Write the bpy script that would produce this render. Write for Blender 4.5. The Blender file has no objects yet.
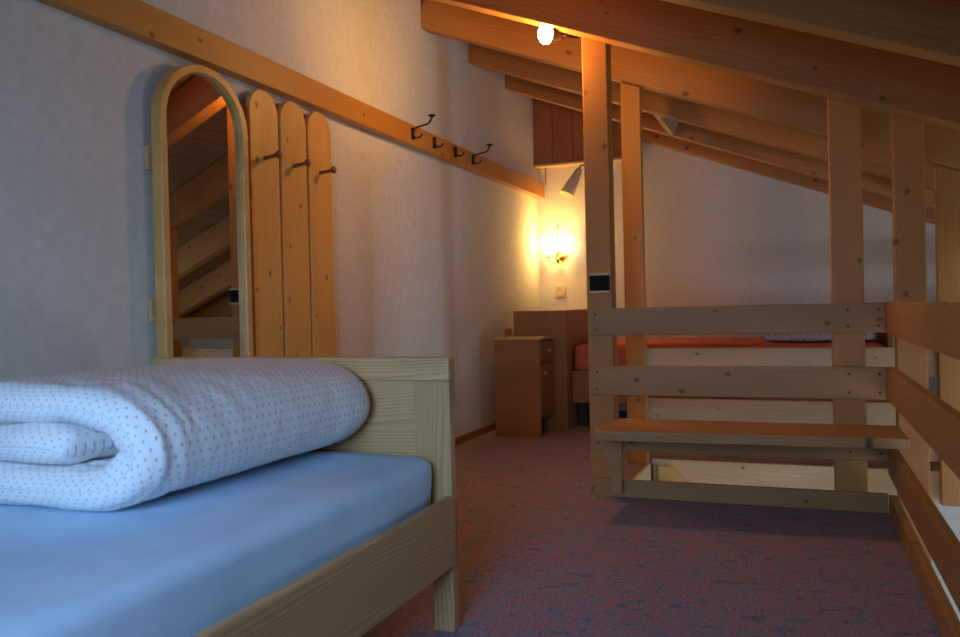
import bpy, bmesh, math, random
from mathutils import Matrix, Vector, noise
random.seed(7)
scn = bpy.context.scene
COL = scn.collection
V = Vector

# ------------------------------------------------------------------ materials
def new_mat(name):
    m = bpy.data.materials.new(name); m.use_nodes = True
    nt = m.node_tree
    b = nt.nodes.get('Principled BSDF')
    return m, nt, b
def N(nt, t, **kw):
    n = nt.nodes.new(t)
    for k, v in kw.items():
        if hasattr(n, k): setattr(n, k, v)
        else: n.inputs[k].default_value = v
    return n
def L(nt, a, b): nt.links.new(a, b)
def ramp(nt, stops, interp='LINEAR'):
    n = nt.nodes.new('ShaderNodeValToRGB'); n.color_ramp.interpolation = interp
    e = n.color_ramp.elements
    e[0].position, e[0].color = stops[0][0], (*stops[0][1], 1)
    e[1].position, e[1].color = stops[-1][0], (*stops[-1][1], 1)
    for p, c in stops[1:-1]:
        x = e.new(p); x.color = (*c, 1)
    return n
def math_n(nt, op, a=None, b=None, c=None):
    n = nt.nodes.new('ShaderNodeMath'); n.operation = op
    for i, v in enumerate((a, b, c)):
        if v is None: continue
        if isinstance(v, (int, float)): n.inputs[i].default_value = v
        else: nt.links.new(v, n.inputs[i])
    return n.outputs[0]
def mixc(nt, fac, a, b, mode='MIX'):
    n = nt.nodes.new('ShaderNodeMix'); n.data_type = 'RGBA'; n.blend_type = mode
    if isinstance(fac, (int, float)): n.inputs[0].default_value = fac
    else: nt.links.new(fac, n.inputs[0])
    for idx, v in ((6, a), (7, b)):
        if isinstance(v, tuple): n.inputs[idx].default_value = (*v, 1)
        else: nt.links.new(v, n.inputs[idx])
    return n.outputs[2]

def wood(name, base, dark, knot, rough=.5, grain=1.0, knots=True, kscale=1.0, contrast=.55):
    """long grain along the local X axis, growth bands, scattered knots"""
    m, nt, b = new_mat(name)
    tc = N(nt, 'ShaderNodeTexCoord'); oi = N(nt, 'ShaderNodeObjectInfo')
    off = N(nt, 'ShaderNodeVectorMath', operation='SCALE'); off.inputs[0].default_value = (37., 21., 13.)
    L(nt, oi.outputs['Random'], off.inputs['Scale'])
    co = N(nt, 'ShaderNodeVectorMath', operation='ADD')
    L(nt, tc.outputs['Object'], co.inputs[0]); L(nt, off.outputs[0], co.inputs[1])
    def mp(src, s):
        n = N(nt, 'ShaderNodeMapping'); n.inputs['Scale'].default_value = s; L(nt, src, n.inputs['Vector']); return n.outputs[0]
    # knots first: they bend the grain about them
    kn = N(nt, 'ShaderNodeTexVoronoi', voronoi_dimensions='2D', feature='F1'); kn.inputs['Scale'].default_value = 1
    L(nt, mp(co.outputs[0], (3.9 * kscale, 5.0 * kscale, 1)), kn.inputs['Vector'])
    kd = kn.outputs['Distance']
    ksep = N(nt, 'ShaderNodeSeparateColor'); L(nt, kn.outputs['Color'], ksep.inputs[0])
    keep = math_n(nt, 'GREATER_THAN', ksep.outputs[0], .52)
    bend = math_n(nt, 'MULTIPLY', math_n(nt, 'POWER', math_n(nt, 'MAXIMUM', math_n(nt, 'SUBTRACT', .26, kd), 0.0), 2.0), .35)
    bend = math_n(nt, 'MULTIPLY', bend, keep if knots else 0.0)
    addv = N(nt, 'ShaderNodeCombineXYZ'); L(nt, bend, addv.inputs['Y']); L(nt, bend, addv.inputs['Z'])
    c2 = N(nt, 'ShaderNodeVectorMath', operation='ADD'); L(nt, co.outputs[0], c2.inputs[0]); L(nt, addv.outputs[0], c2.inputs[1])
    big = N(nt, 'ShaderNodeTexNoise'); big.inputs['Scale'].default_value = 1.3; big.inputs['Detail'].default_value = 2
    L(nt, mp(c2.outputs[0], (.5, 3.5, 3.5)), big.inputs['Vector'])
    sep = N(nt, 'ShaderNodeSeparateXYZ'); L(nt, c2.outputs[0], sep.inputs[0])
    dist = math_n(nt, 'ADD', math_n(nt, 'ADD', math_n(nt, 'MULTIPLY', sep.outputs['Y'], 1.0), math_n(nt, 'MULTIPLY', sep.outputs['Z'], .7)),
                  math_n(nt, 'MULTIPLY', big.outputs[0], .22))
    band = math_n(nt, 'FRACT', math_n(nt, 'MULTIPLY', dist, 75 * grain))
    band = math_n(nt, 'POWER', band, 2.2)
    fine = N(nt, 'ShaderNodeTexNoise'); fine.inputs['Scale'].default_value = 1; fine.inputs['Detail'].default_value = 3
    L(nt, mp(c2.outputs[0], (4, 260, 260)), fine.inputs['Vector'])
    f = math_n(nt, 'ADD', math_n(nt, 'MULTIPLY', band, contrast), math_n(nt, 'MULTIPLY', fine.outputs[0], .35))
    colr = mixc(nt, f, base, dark)
    tone = N(nt, 'ShaderNodeTexNoise'); tone.inputs['Scale'].default_value = 1.0
    L(nt, mp(co.outputs[0], (.9, 6, 6)), tone.inputs['Vector'])
    tr = ramp(nt, [(.3, (.86, .83, .80)), (.7, (1.08, 1.06, 1.04))]); L(nt, tone.outputs[0], tr.inputs[0])
    colr = mixc(nt, 1.0, colr, tr.outputs[0], 'MULTIPLY')
    rv = N(nt, 'ShaderNodeMapRange'); rv.inputs['To Min'].default_value = .88; rv.inputs['To Max'].default_value = 1.08
    L(nt, oi.outputs['Random'], rv.inputs[0])
    hv = N(nt, 'ShaderNodeHueSaturation'); L(nt, colr, hv.inputs['Color']); L(nt, rv.outputs[0], hv.inputs['Value'])
    out = hv.outputs[0]
    if knots:
        kn2 = N(nt, 'ShaderNodeTexNoise'); kn2.inputs['Scale'].default_value = 60; L(nt, co.outputs[0], kn2.inputs['Vector'])
        kd = math_n(nt, 'ADD', kd, math_n(nt, 'MULTIPLY', math_n(nt, 'SUBTRACT', kn2.outputs[0], .5), .06))
        kd = math_n(nt, 'ADD', kd, math_n(nt, 'MULTIPLY', ksep.outputs[1], .03))
        kr = ramp(nt, [(.03, (1, 1, 1)), (.06, (.5, .5, .5)), (.085, (.0, .0, .0))]); L(nt, kd, kr.inputs[0])
        kf = math_n(nt, 'MULTIPLY', math_n(nt, 'MULTIPLY', kr.outputs[0], keep), .9)
        out = mixc(nt, kf, out, knot)
    L(nt, out, b.inputs['Base Color'])
    b.inputs['Roughness'].default_value = rough
    bp = N(nt, 'ShaderNodeBump'); bp.inputs['Strength'].default_value = .12; bp.inputs['Distance'].default_value = .002
    L(nt, f, bp.inputs['Height']); L(nt, bp.outputs[0], b.inputs['Normal'])
    return m

M = {}
M['pine'] = wood('pine', (.64, .30, .062), (.45, .175, .03), (.11, .045, .018), .48)
M['pine_roof'] = wood('pine_roof', (.58, .265, .065), (.40, .155, .033), (.10, .04, .016), .55, grain=.6, kscale=.75)
M['pine_light'] = wood('pine_light', (.76, .54, .31), (.58, .37, .18), (.16, .07, .03), .5, kscale=1.35)
M['pine_floorboard'] = wood('pine_rail', (.55, .295, .10), (.38, .175, .048), (.09, .04, .018), .5)
M['ash'] = wood('ash', (.74, .45, .21), (.44, .24, .10), (.2, .1, .05), .38, grain=1.1, knots=False, contrast=.8)
M['beech'] = wood('beech', (.37, .16, .036), (.29, .112, .022), (.2, .1, .05), .42, grain=.5, knots=False, contrast=.3)
M['mirror_wood'] = wood('mirror_wood', (.76, .42, .12), (.64, .32, .08), (.2, .1, .05), .38, grain=.5, knots=False, contrast=.3)
M['rack_pine'] = wood('rack_pine', (.80, .45, .12), (.64, .31, .07), (.16, .06, .02), .45)
M['lamplit_pine'] = wood('lamplit_pine', (.85, .55, .16), (.7, .4, .1), (.16, .07, .03), .5)  # warm lamplight from below, put into the wood colour of the stair string
M['panel_wood'] = wood('panel_wood', (.42, .16, .05), (.32, .11, .03), (.1, .04, .015), .55)
M['peg_wood'] = wood('peg_wood', (.30, .11, .04), (.22, .07, .03), (.1, .05, .02), .3, knots=False)

def plain(name, col, rough=.6, metal=0., bump=None, bscale=60, spec=None):
    m, nt, b = new_mat(name)
    b.inputs['Base Color'].default_value = (*col, 1); b.inputs['Roughness'].default_value = rough; b.inputs['Metallic'].default_value = metal
    tc = N(nt, 'ShaderNodeTexCoord')
    n = N(nt, 'ShaderNodeTexNoise'); n.inputs['Scale'].default_value = bscale; n.inputs['Detail'].default_value = 4
    L(nt, tc.outputs['Object'], n.inputs['Vector'])
    r = ramp(nt, [(.3, tuple(c * .93 for c in col)), (.7, tuple(min(1, c * 1.04) for c in col))])
    L(nt, n.outputs[0], r.inputs[0]); L(nt, r.outputs[0], b.inputs['Base Color'])
    if bump:
        bp = N(nt, 'ShaderNodeBump'); bp.inputs['Strength'].default_value = bump; bp.inputs['Distance'].default_value = .004
        L(nt, n.outputs[0], bp.inputs['Height']); L(nt, bp.outputs[0], b.inputs['Normal'])
    return m
M['plaster'] = plain('plaster', (.72, .69, .62), .9, bump=.12, bscale=25)
M['sheet'] = plain('sheet', (.58, .76, .95), .85, bump=.10, bscale=9)
M['iron'] = plain('iron', (.035, .022, .016), .4, .7)
M['brass'] = plain('brass', (.62, .42, .14), .3, 1.)
M['white_plastic'] = plain('white_plastic', (.66, .56, .36), .5)
M['black_plastic'] = plain('black_plastic', (.006, .0065, .007), .9)
M['white_paint'] = plain('white_paint', (.8, .8, .78), .4)
M['lamp_metal'] = plain('lamp_metal', (.16, .10, .07), .4, .5)
M['lamp_cone'] = plain('lamp_cone', (.80, .62, .40), .6)
M['red_sheet'] = plain('red_sheet', (.62, .13, .075), .9, bump=.3, bscale=18)
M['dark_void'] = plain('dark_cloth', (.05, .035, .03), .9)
M['lower_floor'] = plain('lower_floor', (.45, .40, .34), .7)

m, nt, b = new_mat('mirror_glass')
b.inputs['Base Color'].default_value = (.72, .70, .68, 1); b.inputs['Metallic'].default_value = 1; b.inputs['Roughness'].default_value = .015
M['mirror_glass'] = m
m, nt, b = new_mat('window_glass')
b.inputs['Base Color'].default_value = (.97, .98, 1, 1); b.inputs['Roughness'].default_value = 0; b.inputs['Transmission Weight'].default_value = 1; b.inputs['IOR'].default_value = 1.01
M['glass'] = m
def emis(name, col, s):
    m, nt, b = new_mat(name)
    b.inputs['Base Color'].default_value = (*col, 1); b.inputs['Emission Color'].default_value = (*col, 1); b.inputs['Emission Strength'].default_value = s
    return m
M['bulb'] = emis('bulb', (1, .80, .42), 40)
M['shade_glow'] = emis('shade_glow', (1, .72, .34), 9)

# carpet
m, nt, b = new_mat('carpet')
tc = N(nt, 'ShaderNodeTexCoord')
mp = N(nt, 'ShaderNodeMapping'); mp.inputs['Rotation'].default_value = (0, 0, math.radians(35)); mp.inputs['Scale'].default_value = (1, 1.8, 1)
L(nt, tc.outputs['Object'], mp.inputs['Vector'])
n1 = N(nt, 'ShaderNodeTexNoise'); n1.inputs['Scale'].default_value = 13; n1.inputs['Detail'].default_value = 3; n1.inputs['Distortion'].default_value = .8
L(nt, mp.outputs[0], n1.inputs['Vector'])
r1 = ramp(nt, [(.30, (.19, .23, .34)), (.42, (.30, .32, .42)), (.50, (.42, .30, .35)), (.56, (.47, .24, .26)), (.61, (.38, .32, .39)), (.70, (.20, .24, .35))])
L(nt, n1.outputs[0], r1.inputs[0])
n2 = N(nt, 'ShaderNodeTexNoise'); n2.inputs['Scale'].default_value = 110; n2.inputs['Detail'].default_value = 2
L(nt, tc.outputs['Object'], n2.inputs['Vector'])
r2 = ramp(nt, [(.3, (.62, .62, .62)), (.7, (1.25, 1.25, 1.25))]); L(nt, n2.outputs[0], r2.inputs[0])
L(nt, mixc(nt, 1.0, r1.outputs[0], r2.outputs[0], 'MULTIPLY'), b.inputs['Base Color'])
b.inputs['Roughness'].default_value = 1; b.inputs['Specular IOR Level'].default_value = .1
bp = N(nt, 'ShaderNodeBump'); bp.inputs['Strength'].default_value = .7; bp.inputs['Distance'].default_value = .006
L(nt, n2.outputs[0], bp.inputs['Height']); L(nt, bp.outputs[0], b.inputs['Normal'])
M['carpet'] = m

# roof boards: tongue and groove planks running along the room
m, nt, b = new_mat('roof_planks')
tc = N(nt, 'ShaderNodeTexCoord'); sp = N(nt, 'ShaderNodeSeparateXYZ'); L(nt, tc.outputs['Object'], sp.inputs[0])
u = math_n(nt, 'MULTIPLY', sp.outputs['X'], 1 / .135)
pid = math_n(nt, 'FLOOR', u); fr = math_n(nt, 'FRACT', u)
wn = N(nt, 'ShaderNodeTexWhiteNoise', noise_dimensions='1D'); L(nt, pid, wn.inputs['W'])
cb = N(nt, 'ShaderNodeCombineXYZ'); L(nt, math_n(nt, 'MULTIPLY', sp.outputs['X'], 60), cb.inputs[0]); L(nt, math_n(nt, 'MULTIPLY', sp.outputs['Y'], 2), cb.inputs[1]); L(nt, pid, cb.inputs[2])
ns = N(nt, 'ShaderNodeTexNoise'); ns.inputs['Scale'].default_value = 1; ns.inputs['Detail'].default_value = 3; L(nt, cb.outputs[0], ns.inputs['Vector'])
cr = ramp(nt, [(.3, (.34, .16, .06)), (.7, (.46, .24, .095))]); L(nt, ns.outputs[0], cr.inputs[0])
groove = math_n(nt, 'GREATER_THAN', math_n(nt, 'ABSOLUTE', math_n(nt, 'SUBTRACT', fr, .5)), .475)
cl = mixc(nt, groove, cr.outputs[0], (.12, .05, .02))
hs = N(nt, 'ShaderNodeHueSaturation'); L(nt, cl, hs.inputs['Color'])
mr = N(nt, 'ShaderNodeMapRange'); mr.inputs['To Min'].default_value = .85; mr.inputs['To Max'].default_value = 1.1; L(nt, wn.outputs[0], mr.inputs[0]); L(nt, mr.outputs[0], hs.inputs['Value'])
L(nt, hs.outputs[0], b.inputs['Base Color']); b.inputs['Roughness'].default_value = .6
M['roof_planks'] = m

def dotted(name, cloth, dot, scale, rad, wr=.35):
    m, nt, b = new_mat(name)
    uv = N(nt, 'ShaderNodeUVMap')
    mp = N(nt, 'ShaderNodeMapping'); mp.inputs['Rotation'].default_value = (0, 0, math.radians(45)); mp.inputs['Scale'].default_value = (1 / scale, 1 / scale, 1)
    L(nt, uv.outputs[0], mp.inputs['Vector'])
    vo = N(nt, 'ShaderNodeTexVoronoi', voronoi_dimensions='2D', feature='F1'); vo.inputs['Scale'].default_value = 1; vo.inputs['Randomness'].default_value = .0
    L(nt, mp.outputs[0], vo.inputs['Vector'])
    f = ramp(nt, [(rad * .75, (1, 1, 1)), (rad * 1.1, (0, 0, 0))]); L(nt, vo.outputs['Distance'], f.inputs[0])
    L(nt, mixc(nt, f.outputs[0], cloth, dot), b.inputs['Base Color'])
    b.inputs['Roughness'].default_value = .9
    tc = N(nt, 'ShaderNodeTexCoord')
    n = N(nt, 'ShaderNodeTexNoise'); n.inputs['Scale'].default_value = 14; n.inputs['Detail'].default_value = 4; n.inputs['Distortion'].default_value = .5
    L(nt, tc.outputs['Object'], n.inputs['Vector'])
    bp = N(nt, 'ShaderNodeBump'); bp.inputs['Strength'].default_value = wr; bp.inputs['Distance'].default_value = .02
    L(nt, n.outputs[0], bp.inputs['Height']); L(nt, bp.outputs[0], b.inputs['Normal'])
    return m
M['dotted'] = dotted('dotted_cotton', (.86, .85, .86), (.50, .37, .35), .0175, .15)
M['dotted_far'] = dotted('dotted_far', (.50, .45, .50), (.25, .16, .2), .03, .2)

# ------------------------------------------------------------------ object helpers
def link(name, bm, mat, parent=None, matrix=None, smooth=False, kind=None):
    me = bpy.data.meshes.new(name); bm.normal_update(); bm.to_mesh(me); bm.free()
    if isinstance(mat, (list, tuple)):
        for k in mat: me.materials.append(M[k])
    else: me.materials.append(M[mat])
    if smooth:
        for p in me.polygons: p.use_smooth = True
    o = bpy.data.objects.new(name, me); COL.objects.link(o)
    if matrix is not None: o.matrix_world = matrix
    if parent is not None:
        o.parent = parent; o.matrix_parent_inverse = Matrix.Translation(parent_world(parent)).inverted() if parent.type == 'EMPTY' else parent.matrix_world_calc.inverted() if hasattr(parent, 'matrix_world_calc') else world_of(parent).inverted()
    if kind: o['kind'] = kind
    WORLD[o.name] = matrix.copy() if matrix is not None else Matrix.Identity(4)
    return o
WORLD = {}
def world_of(o): return WORLD[o.name]
def parent_world(o): return WORLD[o.name].to_translation()
def thing(name, label, cat, loc, group=None):
    o = bpy.data.objects.new(name, None); COL.objects.link(o); o.location = loc; o.empty_display_size = .1
    WORLD[o.name] = Matrix.Translation(loc)
    return tag(o, label, cat, group)
def tag(o, label, cat, group=None):
    o['label'] = label; o['category'] = cat
    if group: o['group'] = group
    return o
def bevel(bm, w, seg=2):
    if w: bmesh.ops.bevel(bm, geom=bm.edges[:], offset=w, segments=seg, affect='EDGES', profile=.6)
def box_bm(sx, sy, sz, bev=.004):
    bm = bmesh.new(); bmesh.ops.create_cube(bm, size=1)
    for v in bm.verts: v.co = V((v.co.x * sx, v.co.y * sy, v.co.z * sz))
    bevel(bm, min(bev, min(sx, sy, sz) * .3)); return bm
def board(name, xr, yr, zr, mat='pine', parent=None, long=None, bev=.004, kind=None):
    """box board whose local X is its long axis, local Z its thickness"""
    d = [xr[1] - xr[0], yr[1] - yr[0], zr[1] - zr[0]]
    c = V(((xr[0] + xr[1]) / 2, (yr[0] + yr[1]) / 2, (zr[0] + zr[1]) / 2))
    order = sorted(range(3), key=lambda i: -d[i])
    if long is not None:
        order.remove(long); order.insert(0, long)
    ex = V([1 if i == order[0] else 0 for i in range(3)]); ey = V([1 if i == order[1] else 0 for i in range(3)])
    ez = ex.cross(ey)
    R = Matrix((ex, ey, ez)).transposed().to_4x4()
    bm = box_bm(d[order[0]], d[order[1]], d[order[2]], bev)
    return link(name, bm, mat, parent, Matrix.Translation(c) @ R, kind=kind)
def poly_prism(pts, axis, a0, a1, bev=0):
    """extrude a polygon (pts in the two other axes, in cyclic order) along axis"""
    bm = bmesh.new()
    def mk(p, a):
        q = [0, 0, 0]; o = [i for i in range(3) if i != axis]
        q[o[0]], q[o[1]], q[axis] = p[0], p[1], a; return bm.verts.new(q)
    A = [mk(p, a0) for p in pts]; B = [mk(p, a1) for p in pts]
    bm.faces.new(A); bm.faces.new(B[::-1])
    n = len(pts)
    for i in range(n): bm.faces.new((A[i], B[i], B[(i + 1) % n], A[(i + 1) % n]))
    bmesh.ops.recalc_face_normals(bm, faces=bm.faces[:])
    if bev: bevel(bm, bev)
    return bm
def add_box(bm, x0, x1, y0, y1, z0, z1):
    r = bmesh.ops.create_cube(bm, size=1)
    for v in r['verts']:
        v.co = V((x0 + (v.co.x + .5) * (x1 - x0), y0 + (v.co.y + .5) * (y1 - y0), z0 + (v.co.z + .5) * (z1 - z0)))
def add_tube(bm, pts, rad, seg=10, cap=True):
    pts = [V(p) for p in pts]; rr = rad if isinstance(rad, (list, tuple)) else [rad] * len(pts)
    rings = []
    up = V((0.03, .11, 1)).normalized()
    for i, p in enumerate(pts):
        t = (pts[min(i + 1, len(pts) - 1)] - pts[max(i - 1, 0)]).normalized()
        a = t.cross(up)
        if a.length < .05: a = t.cross(V((1, 0, 0)))
        a.normalize(); bb = t.cross(a).normalized()
        rings.append([bm.verts.new(p + (a * math.cos(k * 2 * math.pi / seg) + bb * math.sin(k * 2 * math.pi / seg)) * rr[i]) for k in range(seg)])
    for i in range(len(rings) - 1):
        for k in range(seg):
            bm.faces.new((rings[i][k], rings[i][(k + 1) % seg], rings[i + 1][(k + 1) % seg], rings[i + 1][k]))
    if cap:
        bm.faces.new(rings[0][::-1]); bm.faces.new(rings[-1])
def add_lathe(bm, prof, M4, seg=24):
    """prof: (r, h) pairs, spun about local Z, placed with matrix M4"""
    rings = []
    for r, h in prof:
        rings.append([bm.verts.new(M4 @ V((r * math.cos(k * 2 * math.pi / seg), r * math.sin(k * 2 * math.pi / seg), h))) for k in range(seg)])
    for i in range(len(rings) - 1):
        for k in range(seg):
            bm.faces.new((rings[i][k], rings[i][(k + 1) % seg], rings[i + 1][(k + 1) % seg], rings[i + 1][k]))
    bm.faces.new(rings[0][::-1]); bm.faces.new(rings[-1])
def smooth_path(pts, n=6):
    out = []; P = [V(p) for p in pts]; P = [P[0]] + P + [P[-1]]
    for i in range(1, len(P) - 2):
        for k in range(n):
            t = k / n
            out.append(.5 * ((2 * P[i]) + (-P[i - 1] + P[i + 1]) * t + (2 * P[i - 1] - 5 * P[i] + 4 * P[i + 1] - P[i + 2]) * t * t + (-P[i - 1] + 3 * P[i] - 3 * P[i + 1] + P[i + 2]) * t ** 3))
    out.append(P[-2]); return out

# ------------------------------------------------------------------ the room
XL, XR, YN, YF = -2.27, 3.3, -1.0, 7.4          # left wall, low right wall, wall behind the camera, far wall
SL = .384; ANG = math.atan(SL); CA = math.cos(ANG)
def roof(x): return 1.923 - SL * x              # underside of the rafters
RH = .235                                          # rafter depth
def deck(x): return roof(x) + RH / CA

bm = bmesh.new()
add_box(bm, XL - .13, .385, YN - .13, 4.19, -.16, 0); add_box(bm, XL - .13, -.862, 4.19, YF + .13, -.16, 0); add_box(bm, -.862, XR + .13, 5.075, YF + .13, -.16, 0); add_box(bm, .385, XR + .13, YN - .13, 1.6, -.16, 0)
link('floor', bm, 'carpet', kind='structure')
bm = bmesh.new(); add_box(bm, XL - .13, XR + .13, YN - .13, YF + .13, -2.66, -2.5)
link('floor_lower', bm, 'lower_floor', kind='structure')

bm = poly_prism([(YN - .13, -2.5), (YF + .13, -2.5), (YF + .13, deck(XL) + .02), (YN - .13, deck(XL) + .02)], 0, XL - .13, XL)
link('wall_left', bm, 'plaster', kind='structure')
bm = poly_prism([(XL, -2.5), (XR, -2.5), (XR, deck(XR) + .01), (XL, deck(XL) + .01)], 1, YF, YF + .13)
link('wall_far', bm, 'plaster', kind='structure')

def wall_with_window(name, axis, a0, a1, rect, win):
    """rect (u0,u1,vtop(u)) wall; win (u0,u1,v0,v1) opening"""
    u0, u1, top = rect
    bm = bmesh.new(); polys = []
    wins = win if isinstance(win[0], tuple) else (win,)
    edge = u0
    for w0, w1, v0, v1 in wins:
        polys += [[(edge, -2.5), (w0, -2.5), (w0, top(w0)), (edge, top(edge))], [(w0, -2.5), (w1, -2.5), (w1, v0), (w0, v0)], [(w0, v1), (w1, v1), (w1, top(w1)), (w0, top(w0))]]
        edge = w1
    polys.append([(edge, -2.5), (u1, -2.5), (u1, top(u1)), (edge, top(edge))])
    for P in polys:
        if abs(P[0][0] - P[1][0]) < 1e-4: continue
        b2 = poly_prism(P, axis, a0, a1); me = bpy.data.meshes.new('t'); b2.to_mesh(me); b2.free(); bm.from_mesh(me); bpy.data.meshes.remove(me)
    return link(name, bm, 'plaster', kind='structure')
WR = (3.75, 4.5, -1.1, .42)        # window in the low right wall (y0,y1,z0,z1)
wall_with_window('wall_right', 0, XR, XR + .13, (YN - .13, YF + .13, lambda u: deck(XR) + .01), WR)
WB = (-1.15, .05, .75, 1.75)         # window in the gable behind the camera
WL = (.5, 3.1, -1.4, -1.1)        # low window of the storey below, same gable
b_ = wall_with_window('wall_near', 1, YN - .13, YN, (XL, XR, lambda u: deck(u) + .01), (WB, WL))

def window(name, axis, pos, r):
    u0, u1, v0, v1 = r
    root = bpy.data.objects.new(name, None); COL.objects.link(root)
    c = [0, 0, v0]; c[axis] = pos; c[1 - axis] = (u0 + u1) / 2; root.location = c; WORLD[root.name] = Matrix.Translation(c); root['kind'] = 'structure'
    bm = bmesh.new(); w = .05; d = .03
    def bx(a0, a1, b0, b1):
        if axis == 0: add_box(bm, pos - d, pos + d, a0, a1, b0, b1)
        else: add_box(bm, a0, a1, pos - d, pos + d, b0, b1)
    bx(u0, u1, v0, v0 + w); bx(u0, u1, v1 - w, v1); bx(u0, u0 + w, v0 + w, v1 - w); bx(u1 - w, u1, v0 + w, v1 - w); bx((u0 + u1) / 2 - .02, (u0 + u1) / 2 + .02, v0 + w, v1 - w)
    link('window_frame', bm, 'white_paint', root)
    bm = bmesh.new()
    if axis == 0: add_box(bm, pos - .004, pos + .004, u0 + w, u1 - w, v0 + w, v1 - w)
    else: add_box(bm, u0 + w, u1 - w, pos - .004, pos + .004, v0 + w, v1 - w)
    link('window_pane', bm, 'glass', root)
window('window_1', 0, XR + .06, WR); window('window_2', 1, YN - .06, WB); window('window_3', 1, YN - .06, WL)

bm = poly_prism([(XL, -2.5), (XR, -2.5), (XR, -.16), (XL, -.16)], 1, 5.12, 5.2)
link('wall_stairwell', bm, 'plaster', kind='structure')
bm = poly_prism([(YN, -2.5), (5.12, -2.5), (5.12, -.16), (YN, -.16)], 0, -1.5, -1.42)
link('wall_under_loft', bm, 'plaster', kind='structure')

# ceiling deck, local X along the slope
LEN = (XR + .35 - (XL - .35)) / CA; cx = (XR + XL) / 2
bm = box_bm(LEN, YF - YN + .5, .05, 0)
link('ceiling', bm, 'roof_planks', None, Matrix.Translation((cx, (YN + YF) / 2, deck(cx) + .03)) @ Matrix.Rotation(ANG, 4, 'Y'), kind='structure')

# rafters
def rafter(y0, y1, x0=XL + .002, x1=XR - .02, label='', name='roof_rafter'):
    ln = (x1 - x0) / CA - .002; c = (x0 + x1) / 2
    bm = box_bm(ln, y1 - y0, RH - .004, .006)
    zc = roof(c) + (RH / 2) / CA
    # cut so local z spans the depth; local y is the rafter's thickness. swap so wide face carries knots
    bm.free(); bm = box_bm(ln, RH - .004, y1 - y0, .006)
    R = Matrix.Rotation(ANG, 4, 'Y') @ Matrix.Rotation(math.pi / 2, 4, 'X')
    o = link(name, bm, 'pine_roof', None, Matrix.Translation((c, (y0 + y1) / 2, zc)) @ R)
    return tag(o, label, 'rafter', 'sloping roof rafters')
W = .105
RF = [-.95, -.2, .60, 1.44, 2.28, 3.07, 3.96, 4.88, 5.70, 6.52]
RL = ['pine roof rafter behind the camera, farthest back', 'pine roof rafter behind the camera, second from the near gable', 'pine roof rafter seen only in the arched mirror, above the bed head',
      'pine roof rafter overhead above the middle of the near bed, seen in the mirror', 'pine roof rafter overhead above the footboard of the near bed',
      'large pine rafter crossing the top right corner of the photo, nearest one in view',
      'pine rafter resting on the tall post beside the ceiling spotlight', 'orange-lit pine rafter just behind the ceiling spotlight, over the stairwell',
      'pine rafter second behind the spotlight, its end left of the tall post', 'pine rafter next to last before the far wall, left end above the wooden panel']
for y, l in zip(RF, RL): rafter(y, y + W, label=l)
rafter(7.285, 7.285 + W, x0=-1.335, label='last pine rafter, lying close against the far wall')

for x, l in ((-.87, 'short trimmer between the far rafters, above the slim post'), (.74, 'short trimmer between the far rafters, right of the reddish post')):
    bm = box_bm(RF[9] - RF[8] - W - .004, RH - .006, .05, .004)
    R = Matrix(((0, -math.sin(-ANG), math.cos(ANG)), (1, 0, 0), (0, math.cos(ANG), -math.sin(ANG)))).to_4x4()
    ey = V((math.sin(ANG), 0, math.cos(ANG))); ez = V((0, 1, 0)).cross(ey)
    R = Matrix((V((0, 1, 0)), ey, ez)).transposed().to_4x4()
    o = link('roof_trimmer', bm, 'pine_light', None, Matrix.Translation((x, (RF[8] + W + RF[9]) / 2, roof(x) + RH / 2 / CA)) @ R)
    tag(o, l, 'trimmer')

# long wall beam
o = board('wall_beam', (XL, -2.205), (YN + .01, 7.39), (1.975, 2.10), 'pine')
tag(o, 'long horizontal pine beam on the white left wall carrying iron hooks', 'beam')

# skirting
for nm, a in (('baseboard_left', ((XL, XL + .014), (YN, 6.9), (0, .055))),):
    board(nm, *a, mat='beech', kind='structure')

# ------------------------------------------------------------------ posts
def post(xr, yr, z0, label, ztop=None, mat='pine'):
    up = ztop or 0
    c = V(((xr[0] + xr[1]) / 2, (yr[0] + yr[1]) / 2, 1.0))
    bm = poly_prism([(xr[0], z0), (xr[1], z0), (xr[1], roof(xr[1]) - .001 + up), (xr[0], roof(xr[0]) - .001 + up)], 1, yr[0], yr[1], .005)
    R = Matrix(((0, 1, 0, 0), (0, 0, 1, 0), (1, 0, 0, 0), (0, 0, 0, 1)))
    T = Matrix.Translation(c) @ R; Ti = T.inverted()
    for v in bm.verts: v.co = Ti @ v.co
    o = link('wooden_post', bm, mat, None, T)
    return tag(o, label, 'post', 'upright posts of the gallery')
post((-1.005, -.878), (4.072, 4.185), .0, 'tall pine post with the black screen, at the left end of the bench railing', .10)
post((.136, .272), (4.072, 4.185), .0, 'reddish pine post rising behind the right half of the bench railing', .10)
post((.400, .522), (4.072, 4.185), -.42, 'pale pine post outside the railing corner, right end of the bench', .10)
post((-.985, -.868), (4.93, 5.0), .0, 'slim pine post behind the tall one, at the far edge of the stairwell')
post((.683, .81), (4.93, 5.0), -.15, 'pine post at the right edge of the photo, across the stairwell')
post((.390, .51), (2.1, 2.22), -.42, 'pine post outside the right-hand railing, out towards the camera')

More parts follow.
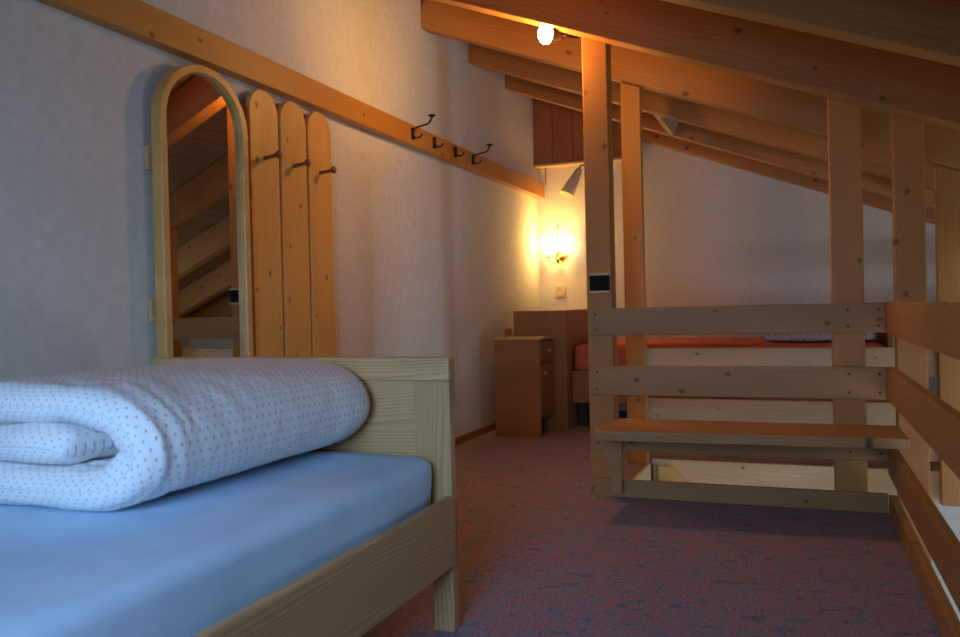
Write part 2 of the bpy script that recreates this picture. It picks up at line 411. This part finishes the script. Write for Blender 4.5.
# ------------------------------------------------------------------ railings
g = 'board railings round the stairwell'
r = thing('stair_railing', 'pine board railing of horizontal planks behind the bench', 'railing', (-.3, 4.055, 0), g)
for z0, z1 in ((.806, .94), (.507, .652), (.232, .302)):
    rb = board('rail_board', (-.985, .353), (4.04, 4.068), (z0, z1), 'pine_floorboard', r)
    for x in (-.955, .20, .325):
        for z in ((z0 + .03, z1 - .03) if z1 - z0 > .1 else (z0 + .035,)):
            bm = bmesh.new(); add_lathe(bm, [(.0055, 0), (.0055, .0012), (.003, .0018)], Matrix.Translation((x, 4.04, z)) @ Matrix.Rotation(math.pi / 2, 4, 'X'), 10)
            link('screw', bm, 'iron', rb)
board('kick_board', (-.98, .353), (4.035, 4.068), (.001, .086), 'pine_floorboard', r)
r = thing('stair_railing', 'right-hand board railing running from the bench corner towards the viewer', 'railing', (.37, 2., 0), g)
for z0, z1 in ((.80, .94), (.507, .652), (.17, .302)):
    board('rail_board', (.355, .387), (-.6, 4.068), (z0, z1), 'pine_floorboard', r)
board('kick_board', (.353, .385), (-.6, 4.034), (.001, .086), 'pine_floorboard', r)
r = thing('stair_railing', 'pale plank railing across the far side of the stairwell, before the far bed', 'railing', (.1, 5.03, 0), g)
for z0, z1 in ((.53, .69), (.25, .385), (.07, .16)):
    board('rail_board', (-.99, 1.9), (5.003, 5.035), (z0, z1), 'pine_light', r)
o = board('stair_fascia', (-.86, XR - .01), (5.04, 5.073), (-.16, .012), 'pine_light'); tag(o, 'pale knotty board facing the far floor edge below the plank railing', 'board')
o = board('stair_trim', (-.861, -.842), (4.19, 4.895), (-.16, .012), 'pine_light'); tag(o, 'narrow pale trim along the left edge of the stair opening', 'trim')

# staircase in the well
r = thing('staircase', 'pine stairs going down behind the bench, lamplight painted on their string board', 'staircase', (-.8, 4.6, -2.5))
for k in range(7):
    x0 = -.835 + k * .26; z = -.185 - k * .19
    board('tread', (x0, x0 + .29), (4.25, 4.98), (z - .04, z), 'pine_light', r)
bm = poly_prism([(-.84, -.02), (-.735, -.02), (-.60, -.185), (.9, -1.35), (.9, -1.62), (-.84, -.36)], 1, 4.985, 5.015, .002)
link('string_board', bm, 'lamplit_pine', r)

# ------------------------------------------------------------------ bench
r = thing('bench', 'low pine bench in front of the railing', 'bench', (-.25, 3.95, 0))
bm = poly_prism([(-.872, 3.60), (.398, 3.66), (.398, 4.036), (-.853, 4.036)], 2, .350, .394, .004)
me = bm
link('seat', bm, 'pine_floorboard', r)
bm = poly_prism([(-.915, .349), (-.826, .349), (-.826, .03), (-.868, .03), (-.880, .12), (-.915, .22)], 1, 3.97, 4.0345, .003)
Rl = Matrix(((0, 1, 0, 0), (0, 0, 1, 0), (1, 0, 0, 0), (0, 0, 0, 1))); Tl = Matrix.Translation((-.87, 4.0, .2)) @ Rl; Ti = Tl.inverted()
for v in bm.verts: v.co = Ti @ v.co
link('leg', bm, 'pine_floorboard', r, Tl)

# ------------------------------------------------------------------ near bed
bed = thing('bed', 'pale ash wooden bed with blue fitted sheet in the foreground', 'bed', (-1.6, 1.2, 0), 'beds')
def endboard(y0, nm):
    y1 = y0 + .04
    board(nm + '_top_rail', (-2.07, -.962), (y0 - .004, y1 + .004), (.742, .812), 'ash', bed, bev=.006)
    board(nm + '_stile', (-1.08, -.964), (y0, y1), (.22, .742), 'ash', bed, long=2)
    board(nm + '_stile', (-2.07, -1.97), (y0, y1), (.22, .742), 'ash', bed, long=2)
    board(nm + '_panel', (-1.97, -1.08), (y0 + .012, y1 - .012), (.26, .742), 'ash', bed, long=0)
    board(nm + '_bottom_rail', (-1.97, -1.08), (y0, y1), (.2, .26), 'ash', bed)
    board('leg', (-1.03, -.964), (y0, y1), (0, .22), 'ash', bed, long=2)
    board('leg', (-2.07, -2.0), (y0, y1), (0, .22), 'ash', bed, long=2)
endboard(2.205, 'footboard'); endboard(.09, 'headboard')
board('side_rail', (-.978, -.95), (.13, 2.203), (.205, .405), 'ash', bed, bev=.006)
board('side_rail', (-2.07, -2.042), (.13, 2.203), (.205, .405), 'ash', bed, bev=.006)
board('slat_base', (-2.04, -.98), (.14, 2.2), (.25, .30), 'ash', bed)

# mattress with fitted sheet
def pillowy(name, xr, yr, zr, mat, rad=.06, nx=28, ny=44, amp=.004, parent=None, sag=.0, uvs=False, seed=0., crown=0.):
    """rounded box skin with soft ripples"""
    bm = bmesh.new(); bmesh.ops.create_cube(bm, size=2)
    bmesh.ops.subdivide_edges(bm, edges=bm.edges[:], cuts=22, use_grid_fill=True)
    hx, hy, hz = (xr[1] - xr[0]) / 2, (yr[1] - yr[0]) / 2, (zr[1] - zr[0]) / 2
    c = V(((xr[0] + xr[1]) / 2, (yr[0] + yr[1]) / 2, (zr[0] + zr[1]) / 2))
    rad = min(rad, hz * .98)
    uvl = bm.loops.layers.uv.new('UVMap') if uvs else None
    def warp(s, h):     # concentrate vertices near the edges
        a = math.copysign(abs(s) ** .55, s) if s else 0
        return a * h
    for v in bm.verts:
        p = V((warp(v.co.x, hx), warp(v.co.y, hy), warp(v.co.z, hz)))
        q = V((max(-hx + rad, min(hx - rad, p.x)), max(-hy + rad, min(hy - rad, p.y)), max(-hz + rad, min(hz - rad, p.z))))
        d = p - q
        if d.length > 1e-6: p = q + d.normalized() * rad
        nn = d.normalized() if d.length > 1e-6 else V((0, 0, 1))
        if crown and p.z > 0: p.z += crown * (1 - (p.x / hx) ** 2) * (1 - (p.y / hy) ** 4)
        w = noise.noise(V((p.x * 3 + seed, p.y * 3, p.z * 5))) * amp * 1.6 + noise.noise(V((p.x * 11, p.y * 9 + seed, p.z * 2))) * amp * .6
        v.co = c + p + nn * w
    if uvs:
        for f in bm.faces:
            for l in f.loops: l[uvl].uv = (l.vert.co.x, l.vert.co.y + l.vert.co.z * .7)
    bmesh.ops.recalc_face_normals(bm, faces=bm.faces[:])
    return link(name, bm, mat, parent, smooth=True)
o = pillowy('mattress', (-2.035, -1.0), (.14, 2.185), (.301, .527), 'sheet', rad=.045, amp=.005, crown=.012)
tag(o, 'mattress in a light blue fitted sheet on the near bed', 'mattress')

# folded duvet: a ribbon folded back on itself, each layer a puffy band
def duvet():
    th = .094
    zb = .527 + .014 + th / 2
    cl = [(-1.98, zb), (-1.85, zb), (-1.65, zb), (-1.42, zb + .002), (-1.31, zb + .020), (-1.245, zb + .076), (-1.262, zb + .135), (-1.36, zb + .172), (-1.6, zb + .178), (-1.8, zb + .172), (-1.97, zb + .155)]
    inner = [(-1.97, zb + .080), (-1.85, zb + .086), (-1.65, zb + .090), (-1.50, zb + .094), (-1.425, zb + .082)]
    bm = bmesh.new(); uvl = bm.loops.layers.uv.new('UVMap')
    Y0, Y1 = 1.27, 2.195
    NY = 120
    def sweep(path, th, y0, y1, seed, lobe=0.):
        P = smooth_path([(x, 0, z) for x, z in path], 7)
        n = len(P); S = [0]
        for i in range(1, n): S.append(S[-1] + (P[i] - P[i - 1]).length)
        tot = S[-1]
        loopn = []       # closed profile: outward side, then back along the inner side
        for i in range(n):
            t = (P[min(i + 1, n - 1)] - P[max(i - 1, 0)]).normalized(); nr = V((t.z, 0, -t.x))
            e = min(S[i], tot - S[i]); k = math.sqrt(max(0, 1 - max(0, 1 - e / (th * .5)) ** 2))
            loopn.append((P[i], nr, max(k, .03), S[i]))
        prof = [(p, nr, k, s, 1) for p, nr, k, s in loopn] + [(p, nr, k, s, -1) for p, nr, k, s in loopn[::-1]]
        rings = []
        for j in range(NY + 1):
            w = j / NY; ww = .5 - .5 * math.cos(math.pi * w)
            e = min(w, 1 - w)
            y = y0 + (y1 - y0) * ww
            dd = min(y - y0, y1 - y); ky = math.sqrt(max(0, 1 - max(0, 1 - dd / (th * .62)) ** 2)); ky = max(ky, .01)
            ring = []
            for p, nr, k, s, sg in prof:
                pf = noise.noise(V((s * 3.2 + seed, y * 3.0, sg * 2.))) * .010
                # gathers near the open end
                end = max(0, 1 - (y - y0) / .28)
                end = max(0, 1 - (y - y0) / .42)
                gz = noise.noise(V((s * 6 + seed, y * 34 + 5 * noise.noise(V((s * 4, y * 3, seed))), 1.7 * sg))) * (.0015 + .009 * end * end) + noise.noise(V((s * 22, y * 6, seed))) * .005 * end
                lim = th / 2 * k * ky * (1 + (lobe * math.exp(-((p.x + 1.25) / .07) ** 2) if p.x > -1.5 and sg < 0 else 0))
                co = p + nr * sg * (lim + (pf * .6 + gz) * min(1, ky * 1.2) * k)
                # wavy open end
                yy = y + (1 - w) * (.030 * noise.noise(V((p.x * 4, p.z * 9, seed))) + .05 * max(0, p.x + 1.75) * 0)
                # sides slightly splayed
                ring.append((bm.verts.new((co.x + .012 * noise.noise(V((y * 2.3, co.z * 6, seed))), yy, max(co.z, .544))), s, y, sg))
            a_ = th * .62; uy = y0 + .0105 + a_ * math.acos(1 - min(dd, a_) / a_) + max(0, dd - a_)
            if y - y0 > y1 - y: uy = 2 * y1 - uy
            ring = [(q[0], q[1], uy, q[3]) for q in ring]
            rings.append(ring)
        m = len(prof)
        for j in range(NY):
            for i in range(m):
                i2 = (i + 1) % m
                f = bm.faces.new((rings[j][i][0], rings[j][i2][0], rings[j + 1][i2][0], rings[j + 1][i][0]))
                for l, (v, s, y, sg) in zip(f.loops, (rings[j][i], rings[j][i2], rings[j + 1][i2], rings[j + 1][i])): l[uvl].uv = (s, y)
        bm.faces.new([r[0] for r in rings[0]]); bm.faces.new([r[0] for r in rings[-1]][::-1])
    sweep(cl, th, Y0, Y1, 3.1, .55)
    sweep(inner, th * .9, Y0 - .005, Y1 - .02, 8.4)
    bmesh.ops.remove_doubles(bm, verts=bm.verts[:], dist=.0006)
    bmesh.ops.recalc_face_normals(bm, faces=bm.faces[:])
    o = link('folded_duvet', bm, 'dotted', None, smooth=True)
    tag(o, 'thick folded white duvet with small dots lying on the near mattress', 'duvet')
duvet()

# ------------------------------------------------------------------ mirror and coat rack on the left wall
def arch(y0, y1, z0, z1, x0, x1, seg=24, bev=.004):
    R = (y1 - y0) / 2; c = (y0 + y1) / 2
    pts = [(y0, z0), (y1, z0)] + [(c + R * math.cos(a), z1 - R + R * math.sin(a)) for a in [math.pi * k / seg for k in range(seg + 1)]]
    return poly_prism(pts, 0, x0, x1, bev)
r = thing('wall_mirror', 'tall arched mirror in a light wooden frame on the left wall', 'mirror', (XL, 2.63, .45))
my0, my1, mz0, mz1, fw = 2.425, 2.905, .42, 1.945, .034
TILT = Matrix.Translation((-2.245, my0, 0)) @ Matrix.Rotation(math.radians(-4), 4, 'Z') @ Matrix.Translation((2.245, -my0, 0))
bm = bmesh.new(); seg = 32
def loop(y0, y1, z0, z1):
    R = (y1 - y0) / 2; c = (y0 + y1) / 2
    return [(y0, z0), (y1, z0)] + [(c + R * math.cos(math.pi * k / seg), z1 - R + R * math.sin(math.pi * k / seg)) for k in range(seg + 1)]
O, I = loop(my0, my1, mz0, mz1), loop(my0 + fw, my1 - fw, mz0 + fw, mz1 - fw)
rows = []
for pts, x in ((O, -2.25), (O, -2.208), ([((a[0] * .9 + b_[0] * .1), (a[1] * .9 + b_[1] * .1)) for a, b_ in zip(O, I)], -2.202),
               ([((a[0] * .1 + b_[0] * .9), (a[1] * .1 + b_[1] * .9)) for a, b_ in zip(O, I)], -2.202), (I, -2.208), (I, -2.25)):
    rows.append([bm.verts.new((x, p[0], p[1])) for p in pts])
n = len(O)
for i in range(len(rows)):
    A, B = rows[i], rows[(i + 1) % len(rows)]
    for k in range(n): bm.faces.new((A[k], A[(k + 1) % n], B[(k + 1) % n], B[k]))
bmesh.ops.recalc_face_normals(bm, faces=bm.faces[:])
link('frame', bm, 'mirror_wood', r, TILT)
link('mirror_pane', arch(my0 + fw - .004, my1 - fw + .004, mz0 + fw - .004, mz1 - fw + .004, -2.232, -2.226, bev=0), 'mirror_glass', r, TILT)
for z in (1.50, .93): board('batten', (XL + .001, -2.252), (my0 - .02, my1 + .02), (z, z + .09), 'pine_light', r)
g = None
r = thing('coat_rack', 'wall coat rack of three round-topped pine boards with wooden pegs', 'coat rack', (XL, 3.3, .4))
for z in (1.80, .93): board('batten', (XL + .0008, -2.245), (2.97, 3.62), (z, z + .07), 'pine', r)
for c in (3.088, 3.318, 3.545):
    bm = arch(-.104, .104, -.78, .78, -.0125, .0125, bev=.003)
    # local frame: x' = up, y' = room y, z' = room x
    T = Matrix(((0, 0, 1, 0), (0, 1, 0, 0), (-1, 0, 0, 0), (0, 0, 0, 1)))     # room -> local
    for v in bm.verts: v.co = V((v.co.z, v.co.y, -v.co.x))
    Rm = Matrix(((0, 0, -1, 0), (0, 1, 0, 0), (1, 0, 0, 0), (0, 0, 0, 1)))
    bd = link('rack_board', bm, 'rack_pine', r, Matrix.Translation((-2.2325, c, 1.175)) @ Rm)
    bm = bmesh.new(); d = V((1, 0, .12)).normalized()
    Mx = Matrix.Translation((-2.222, c - .005, 1.65)) @ d.to_track_quat('Z', 'Y').to_matrix().to_4x4()
    add_lathe(bm, [(.011, 0), (.009, .01), (.0085, .065), (.011, .070), (.017, .073), (.018, .085), (.012, .091)], Mx, 20)
    link('peg', bm, 'peg_wood', bd, smooth=True)

# iron hooks on the beam
def hook(y, big, label):
    x = -2.205; z = 2.042
    r = thing('coat_hook', label, 'hook', (x, y, z), 'iron hooks on the wall beam')
    bm = bmesh.new(); add_tube(bm, [(x + .001, y, z - .035), (x + .006, y, z - .03), (x + .008, y, z), (x + .006, y, z + .03), (x + .001, y, z + .036)], [.005, .013, .011, .013, .005], 12)
    link('back_plate', bm, 'iron', r, smooth=True)
    bm = bmesh.new()
    add_tube(bm, smooth_path([(x + .006, y, z - .012), (x + .028, y, z - .028), (x + .055, y, z - .026), (x + .070, y, z - .008)]), [.0055] * 18 + [.007], 8)
    link('lower_hook', bm, 'iron', r, smooth=True)
    if big:
        bm = bmesh.new()
        add_tube(bm, smooth_path([(x + .006, y, z + .005), (x + .02, y, z + .030), (x + .07, y, z + .042), (x + .115, y, z + .052), (x + .138, y, z + .085)]), .006, 8)
        link('upper_arm', bm, 'iron', r, smooth=True)
        bm = bmesh.new(); add_lathe(bm, [(.006, 0), (.010, .006), (.024, .012), (.022, .018), (.006, .022)], Matrix.Translation((x + .138, y, z + .082)), 16)
        link('tip', bm, 'iron', r, smooth=True)
hook(4.57, 1, 'large iron coat hook with long upper arm, nearer the mirror')
hook(4.89, 0, 'small iron hook just right of the nearer large hook')
hook(5.24, 0, 'small iron hook just left of the farther large hook')
hook(5.57, 1, 'large iron coat hook with long upper arm, nearer the lit alcove')

# ------------------------------------------------------------------ spotlight by the tall post
r = thing('ceiling_spotlight', 'lit spotlight on a short arm beside the tall post top', 'spotlight', (-1.03, 4.06, 2.30))
sp0 = V((-1.165, 4.045, 2.345)); d = V((-.62, -.78, -.12)).normalized()
bm = bmesh.new(); add_tube(bm, smooth_path([(-1.019, 4.10, 2.325), (-1.05, 4.09, 2.325), (-1.09, 4.07, 2.335), sp0 - d * .075]), .007, 8)
link('arm', bm, 'iron', r, smooth=True)
Mx = Matrix.Translation(sp0) @ d.to_track_quat('Z', 'Y').to_matrix().to_4x4()
bm = bmesh.new(); add_lathe(bm, [(.012, -.09), (.028, -.082), (.032, -.06), (.033, -.012), (.052, .004), (.054, .012), (.049, .012), (.03, -.005)], Mx, 24)
link('lamp_housing', bm, 'lamp_metal', r, smooth=True)
bm = bmesh.new(); add_lathe(bm, [(.03, .0), (.050, .010), (.053, .026), (.036, .044), (.004, .052)], Mx, 24)
link('bulb', bm, 'bulb', r, smooth=True)
SPOT = V((-1.22, 4.0, 2.21))

# ------------------------------------------------------------------ alcove at the far left
bm = poly_prism([(XL + .002, 2.272), (-1.345, 2.272), (-1.345, deck(-1.345) - .01), (XL + .002, deck(XL) - .01)], 1, 7.28, 7.398)
# plank look: vertical boards, build with local X up
for v in bm.verts: v.co = V((v.co.z, v.co.x, v.co.y))
Rm = Matrix(((0, 1, 0, 0), (0, 0, 1, 0), (1, 0, 0, 0), (0, 0, 0, 1)))
r = thing('wood_panel', 'reddish pine panel boxed in above the lit wall lamp', 'panel', (-1.8, 7.3, 2.25))
link('panel_board', bm, 'panel_wood', r, Rm)
board('bottom_ledge', (XL + .002, -1.34), (7.26, 7.398), (2.25, 2.272), 'pine_light', r)
for k in range(4):
    x = -2.09 + k * .19
    board('batten_strip', (x, x + .008), (7.276, 7.28), (2.274, roof(x) + .1), 'peg_wood', r, bev=0)

bm = bmesh.new(); a = V((-1.81, 7.18, 2.19)); bb = V((-1.915, 7.10, 1.955))
d = (bb - a); ln = d.length; d.normalize()
Mx = Matrix.Translation(a) @ d.to_track_quat('Z', 'Y').to_matrix().to_4x4()
r = thing('reading_lamp', 'unlit beige cone lamp hanging under the wooden panel', 'lamp', (-1.77, 7.25, 2.24))
add_lathe(bm, [(.018, 0), (.03, .02), (.066, ln), (.061, ln), (.02, .03)], Mx, 24)
link('lamp_shade', bm, 'lamp_cone', r, smooth=True)
bm = bmesh.new(); add_tube(bm, smooth_path([(-1.71, 7.30, 2.25), (-1.72, 7.26, 2.215), a - d * .01 + V((.01, 0, .02)), a + d * .01]), .006, 8)
link('cord', bm, 'iron', r, smooth=True)
bm = bmesh.new(); add_tube(bm, [(-2.165, 7.3, 2.24), (-2.165, 7.3, 2.09)], .006, 8); 
o = link('pull_cord', bm, 'peg_wood', None, smooth=True); tag(o, 'short dark cord hanging below the wooden panel at the wall corner', 'cord')

# sconce
sx, sy, sz = -2.07, 7.40, 1.40
r = thing('wall_lamp', 'lit brass wall lamp with two glass shades on the far alcove wall', 'wall lamp', (sx, sy, sz))
bm = bmesh.new(); add_lathe(bm, [(.002, -.002), (.05, .0), (.05, .008), (.02, .02), (.012, .03)], Matrix.Translation((sx, sy, sz + .02)) @ Matrix.Rotation(math.pi / 2, 4, 'X'), 24)
link('wall_plate', bm, 'brass', r, smooth=True)
bm = bmesh.new(); add_tube(bm, [(sx, sy - .02, sz + .02), (sx, sy - .08, sz)], .008, 8)
add_lathe(bm, [(.003, -.045), (.012, -.03), (.02, -.012), (.012, .006), (.006, .02)], Matrix.Translation((sx, sy - .08, sz)), 16)
add_tube(bm, [(sx, sy - .08, sz), (sx, sy - .08, sz + .27)], .004, 8)
add_lathe(bm, [(.003, 0), (.016, .012), (.006, .03), (.012, .04), (.002, .055)], Matrix.Translation((sx, sy - .08, sz + .262)), 14)
link('stem', bm, 'brass', r, smooth=True)
for s in (-1, 1):
    bm = bmesh.new()
    add_tube(bm, smooth_path([(sx, sy - .08, sz - .01), (sx + s * .04, sy - .09, sz - .035), (sx + s * .085, sy - .10, sz - .01), (sx + s * .085, sy - .10, sz + .02)]), .006, 8)
    add_lathe(bm, [(.004, 0), (.028, .008), (.02, .016), (.016, .03)], Matrix.Translation((sx + s * .085, sy - .10, sz + .01)), 16)
    ar = link('arm', bm, 'brass', r, smooth=True)
    bm = bmesh.new(); add_lathe(bm, [(.02, 0), (.05, .035), (.062, .08), (.058, .12), (.07, .165), (.066, .165), (.052, .12), (.05, .08), (.01, .02)], Matrix.Translation((sx + s * .085, sy - .10, sz + .04)), 24)
    link('glass_shade', bm, 'shade_glow', ar, smooth=True)

# socket
r = thing('wall_socket', 'cream wall socket below the lit wall lamp', 'socket', (-2.07, 7.40, 1.10))
link('cover_plate', (lambda b_: ([setattr(v, 'co', V((v.co.x - 2.075, v.co.y + 7.394, v.co.z + 1.10))) for v in b_.verts], b_)[1])(box_bm(.098, .012, .105, .004)), 'white_plastic', r)
bm = bmesh.new(); add_lathe(bm, [(.026, 0), (.03, .004), (.03, .008), (.022, .004)], Matrix.Translation((-2.075, 7.389, 1.10)) @ Matrix.Rotation(math.pi / 2, 4, 'X'), 20)
link('insert', bm, 'lamp_cone', r)

# control screen on the post
r = thing('control_panel', 'small black control panel with cream edges on the tall post', 'control panel', (-.93, 4.07, 1.07))
board('screen', (-.985, -.885), (4.052, 4.068), (1.03, 1.107), 'black_plastic', r, bev=.002)
board('edge_strip', (-.987, -.883), (4.050, 4.068), (1.107, 1.118), 'white_plastic', r, bev=.002)
board('edge_strip', (-.987, -.883), (4.050, 4.068), (1.018, 1.03), 'white_plastic', r, bev=.002)

# ------------------------------------------------------------------ bedside cabinet and headboard box
r = thing('bedside_cabinet', 'brown bedside cabinet with drawer and door against the left wall', 'cabinet', (-1.95, 5.9, 0))
bm = bmesh.new()
add_box(bm, -2.13, -1.78, 5.735, 5.755, 0, .715); add_box(bm, -2.13, -1.78, 6.08, 6.10, 0, .715); add_box(bm, -2.13, -2.115, 5.755, 6.08, 0, .715)
add_box(bm, -2.115, -1.79, 5.755, 6.08, .13, .15); add_box(bm, -2.115, -1.79, 5.755, 6.08, .54, .555)
link('body', bm, 'beech', r)
board('top', (-2.135, -1.762), (5.725, 6.115), (.716, .738), 'mirror_wood', r, bev=.006)
dr = board('drawer', (-1.80, -1.775), (5.76, 6.075), (.56, .705), 'beech', r)
bm = bmesh.new(); add_lathe(bm, [(.006, 0), (.006, .012), (.013, .018), (.012, .026), (.004, .03)], Matrix.Translation((-1.775, 5.92, .63)) @ Matrix.Rotation(math.pi / 2, 4, 'Y'), 16)
link('knob', bm, 'mirror_wood', dr, smooth=True)
dr = board('door', (-1.80, -1.775), (5.76, 6.075), (.155, .535), 'beech', r, long=2)
bm = bmesh.new(); add_lathe(bm, [(.006, 0), (.006, .012), (.013, .018), (.012, .026), (.004, .03)], Matrix.Translation((-1.775, 5.80, .47)) @ Matrix.Rotation(math.pi / 2, 4, 'Y'), 16)
link('knob', bm, 'mirror_wood', dr, smooth=True)
board('back_strip', (-2.133, -2.116), (5.93, 6.115), (.739, .80), 'mirror_wood', r)

bm = bmesh.new()
r = thing('headboard_box', 'tall brown headboard cupboard between the cabinet and the far bed', 'headboard', (-1.9, 6.7, 0))
board('front_panel', (-2.11, -1.71), (6.13, 6.155), (0, .93), 'beech', r, long=2)
board('side_panel', (-1.71, -1.685), (6.13, 7.39), (0, .93), 'beech', r)
board('top_panel', (-2.11, -1.71), (6.156, 7.39), (.905, .93), 'beech', r)

# far bed
r = thing('bed', 'wooden far bed with orange-red sheet behind the plank railing', 'bed', (-.55, 6.8, 0), 'beds')
board('side_rail', (-1.68, .56), (6.27, 6.30), (.20, .45), 'beech', r)
board('side_rail', (-1.68, .56), (7.34, 7.37), (.20, .45), 'beech', r)
board('slat_base', (-1.68, .56), (6.30, 7.34), (.38, .44), 'beech', r)
board('footboard', (.56, .59), (6.27, 7.37), (.0, .72), 'beech', r)
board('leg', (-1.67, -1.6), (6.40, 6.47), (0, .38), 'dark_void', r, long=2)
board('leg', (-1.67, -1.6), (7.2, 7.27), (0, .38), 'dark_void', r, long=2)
o = pillowy('mattress', (-1.67, .55), (6.285, 7.33), (.442, .658), 'red_sheet', rad=.05, amp=.006)
tag(o, 'mattress in an orange-red sheet on the far bed', 'mattress')
o = pillowy('folded_duvet', (-.27, .50), (6.33, 7.10), (.668, .748), 'dotted_far', rad=.035, amp=.008, uvs=True, seed=4)
tag(o, 'lilac dotted duvet lying folded on the far orange bed', 'duvet')

# ------------------------------------------------------------------ light
def area(name, loc, rot, sx, sy, e, col):
    l = bpy.data.lights.new(name, 'AREA'); l.shape = 'RECTANGLE'; l.size = sx; l.size_y = sy; l.energy = e; l.color = col
    o = bpy.data.objects.new(name, l); o.location = loc; o.rotation_euler = rot; COL.objects.link(o); return o
def point(name, loc, e, col, rad):
    l = bpy.data.lights.new(name, 'POINT'); l.energy = e; l.color = col; l.shadow_soft_size = rad
    o = bpy.data.objects.new(name, l); o.location = loc; COL.objects.link(o); return o
# daylight through the two windows
DAY = (.47, .73, 1.0)
area('daylight_right', (XR - .02, (WR[0] + WR[1]) / 2, (WR[2] + WR[3]) / 2), (0, math.radians(90), 0), WR[3] - WR[2] - .1, WR[1] - WR[0] - .1, 52, DAY)
gl = area('daylight_gable', ((WB[0] + WB[1]) / 2, YN + .05, (WB[2] + WB[3]) / 2), (0, 0, 0), WB[1] - WB[0] - .1, WB[3] - WB[2] - .1, 22, (.34, .61, 1.0))
gl.rotation_euler = (V((-1.35, 1.5, .3)) - gl.location).to_track_quat('-Z', 'Z').to_euler(); gl.data.spread = math.radians(92)   # sky light falls downwards through the pane
area('daylight_low', ((WL[0] + WL[1]) / 2, YN + .02, (WL[2] + WL[3]) / 2), (math.radians(90), 0, 0), WL[1] - WL[0] - .1, WL[3] - WL[2] - .1, 42, (.92, .95, 1.0))
point('spotlight_spill', SPOT, 18, (1, .47, .115), .04)
l = bpy.data.lights.new('spotlight_beam', 'SPOT'); l.energy = 16; l.color = (1, .60, .20); l.spot_size = math.radians(100); l.spot_blend = 1; l.shadow_soft_size = .04
o = bpy.data.objects.new('spotlight_beam', l); o.location = SPOT; COL.objects.link(o)
o.rotation_euler = (V((-2.27, 4.15, 2.6)) - SPOT).to_track_quat('-Z', 'Y').to_euler()
point('wall_lamp_glow', (sx, sy - .19, sz + .16), 15, (1, .58, .13), .06)
w = bpy.data.worlds.new('World'); scn.world = w; w.use_nodes = True
bg = w.node_tree.nodes['Background']; bg.inputs[0].default_value = (.6, .75, 1, 1); bg.inputs[1].default_value = 1.0

# ------------------------------------------------------------------ camera
F = 820.; H = .95
yaw = math.atan(320 / F); pitch = -math.atan(9 / F); roll = math.radians(1.35)
f0 = V((-math.sin(yaw) * math.cos(pitch), math.cos(yaw) * math.cos(pitch), math.sin(pitch)))
r0 = V((math.cos(yaw), math.sin(yaw), 0)); u0 = r0.cross(f0)
rr = r0 * math.cos(roll) - u0 * math.sin(roll); uu = u0 * math.cos(roll) + r0 * math.sin(roll)
cam = bpy.data.cameras.new('Camera'); cam.sensor_width = 36; cam.sensor_fit = 'HORIZONTAL'; cam.lens = F / 960 * 36
cam.clip_start = .02
cam.dof.use_dof = True; cam.dof.focus_distance = 4.4; cam.dof.aperture_fstop = 4.5
co = bpy.data.objects.new('Camera', cam); COL.objects.link(co)
co.matrix_world = Matrix(((rr.x, uu.x, -f0.x, 0), (rr.y, uu.y, -f0.y, 0), (rr.z, uu.z, -f0.z, H), (0, 0, 0, 1)))
scn.camera = co
vs = scn.view_settings; vs.view_transform = 'Standard'; vs.look = 'None'; vs.exposure = -.17; vs.gamma = 1; vs.use_curve_mapping = False
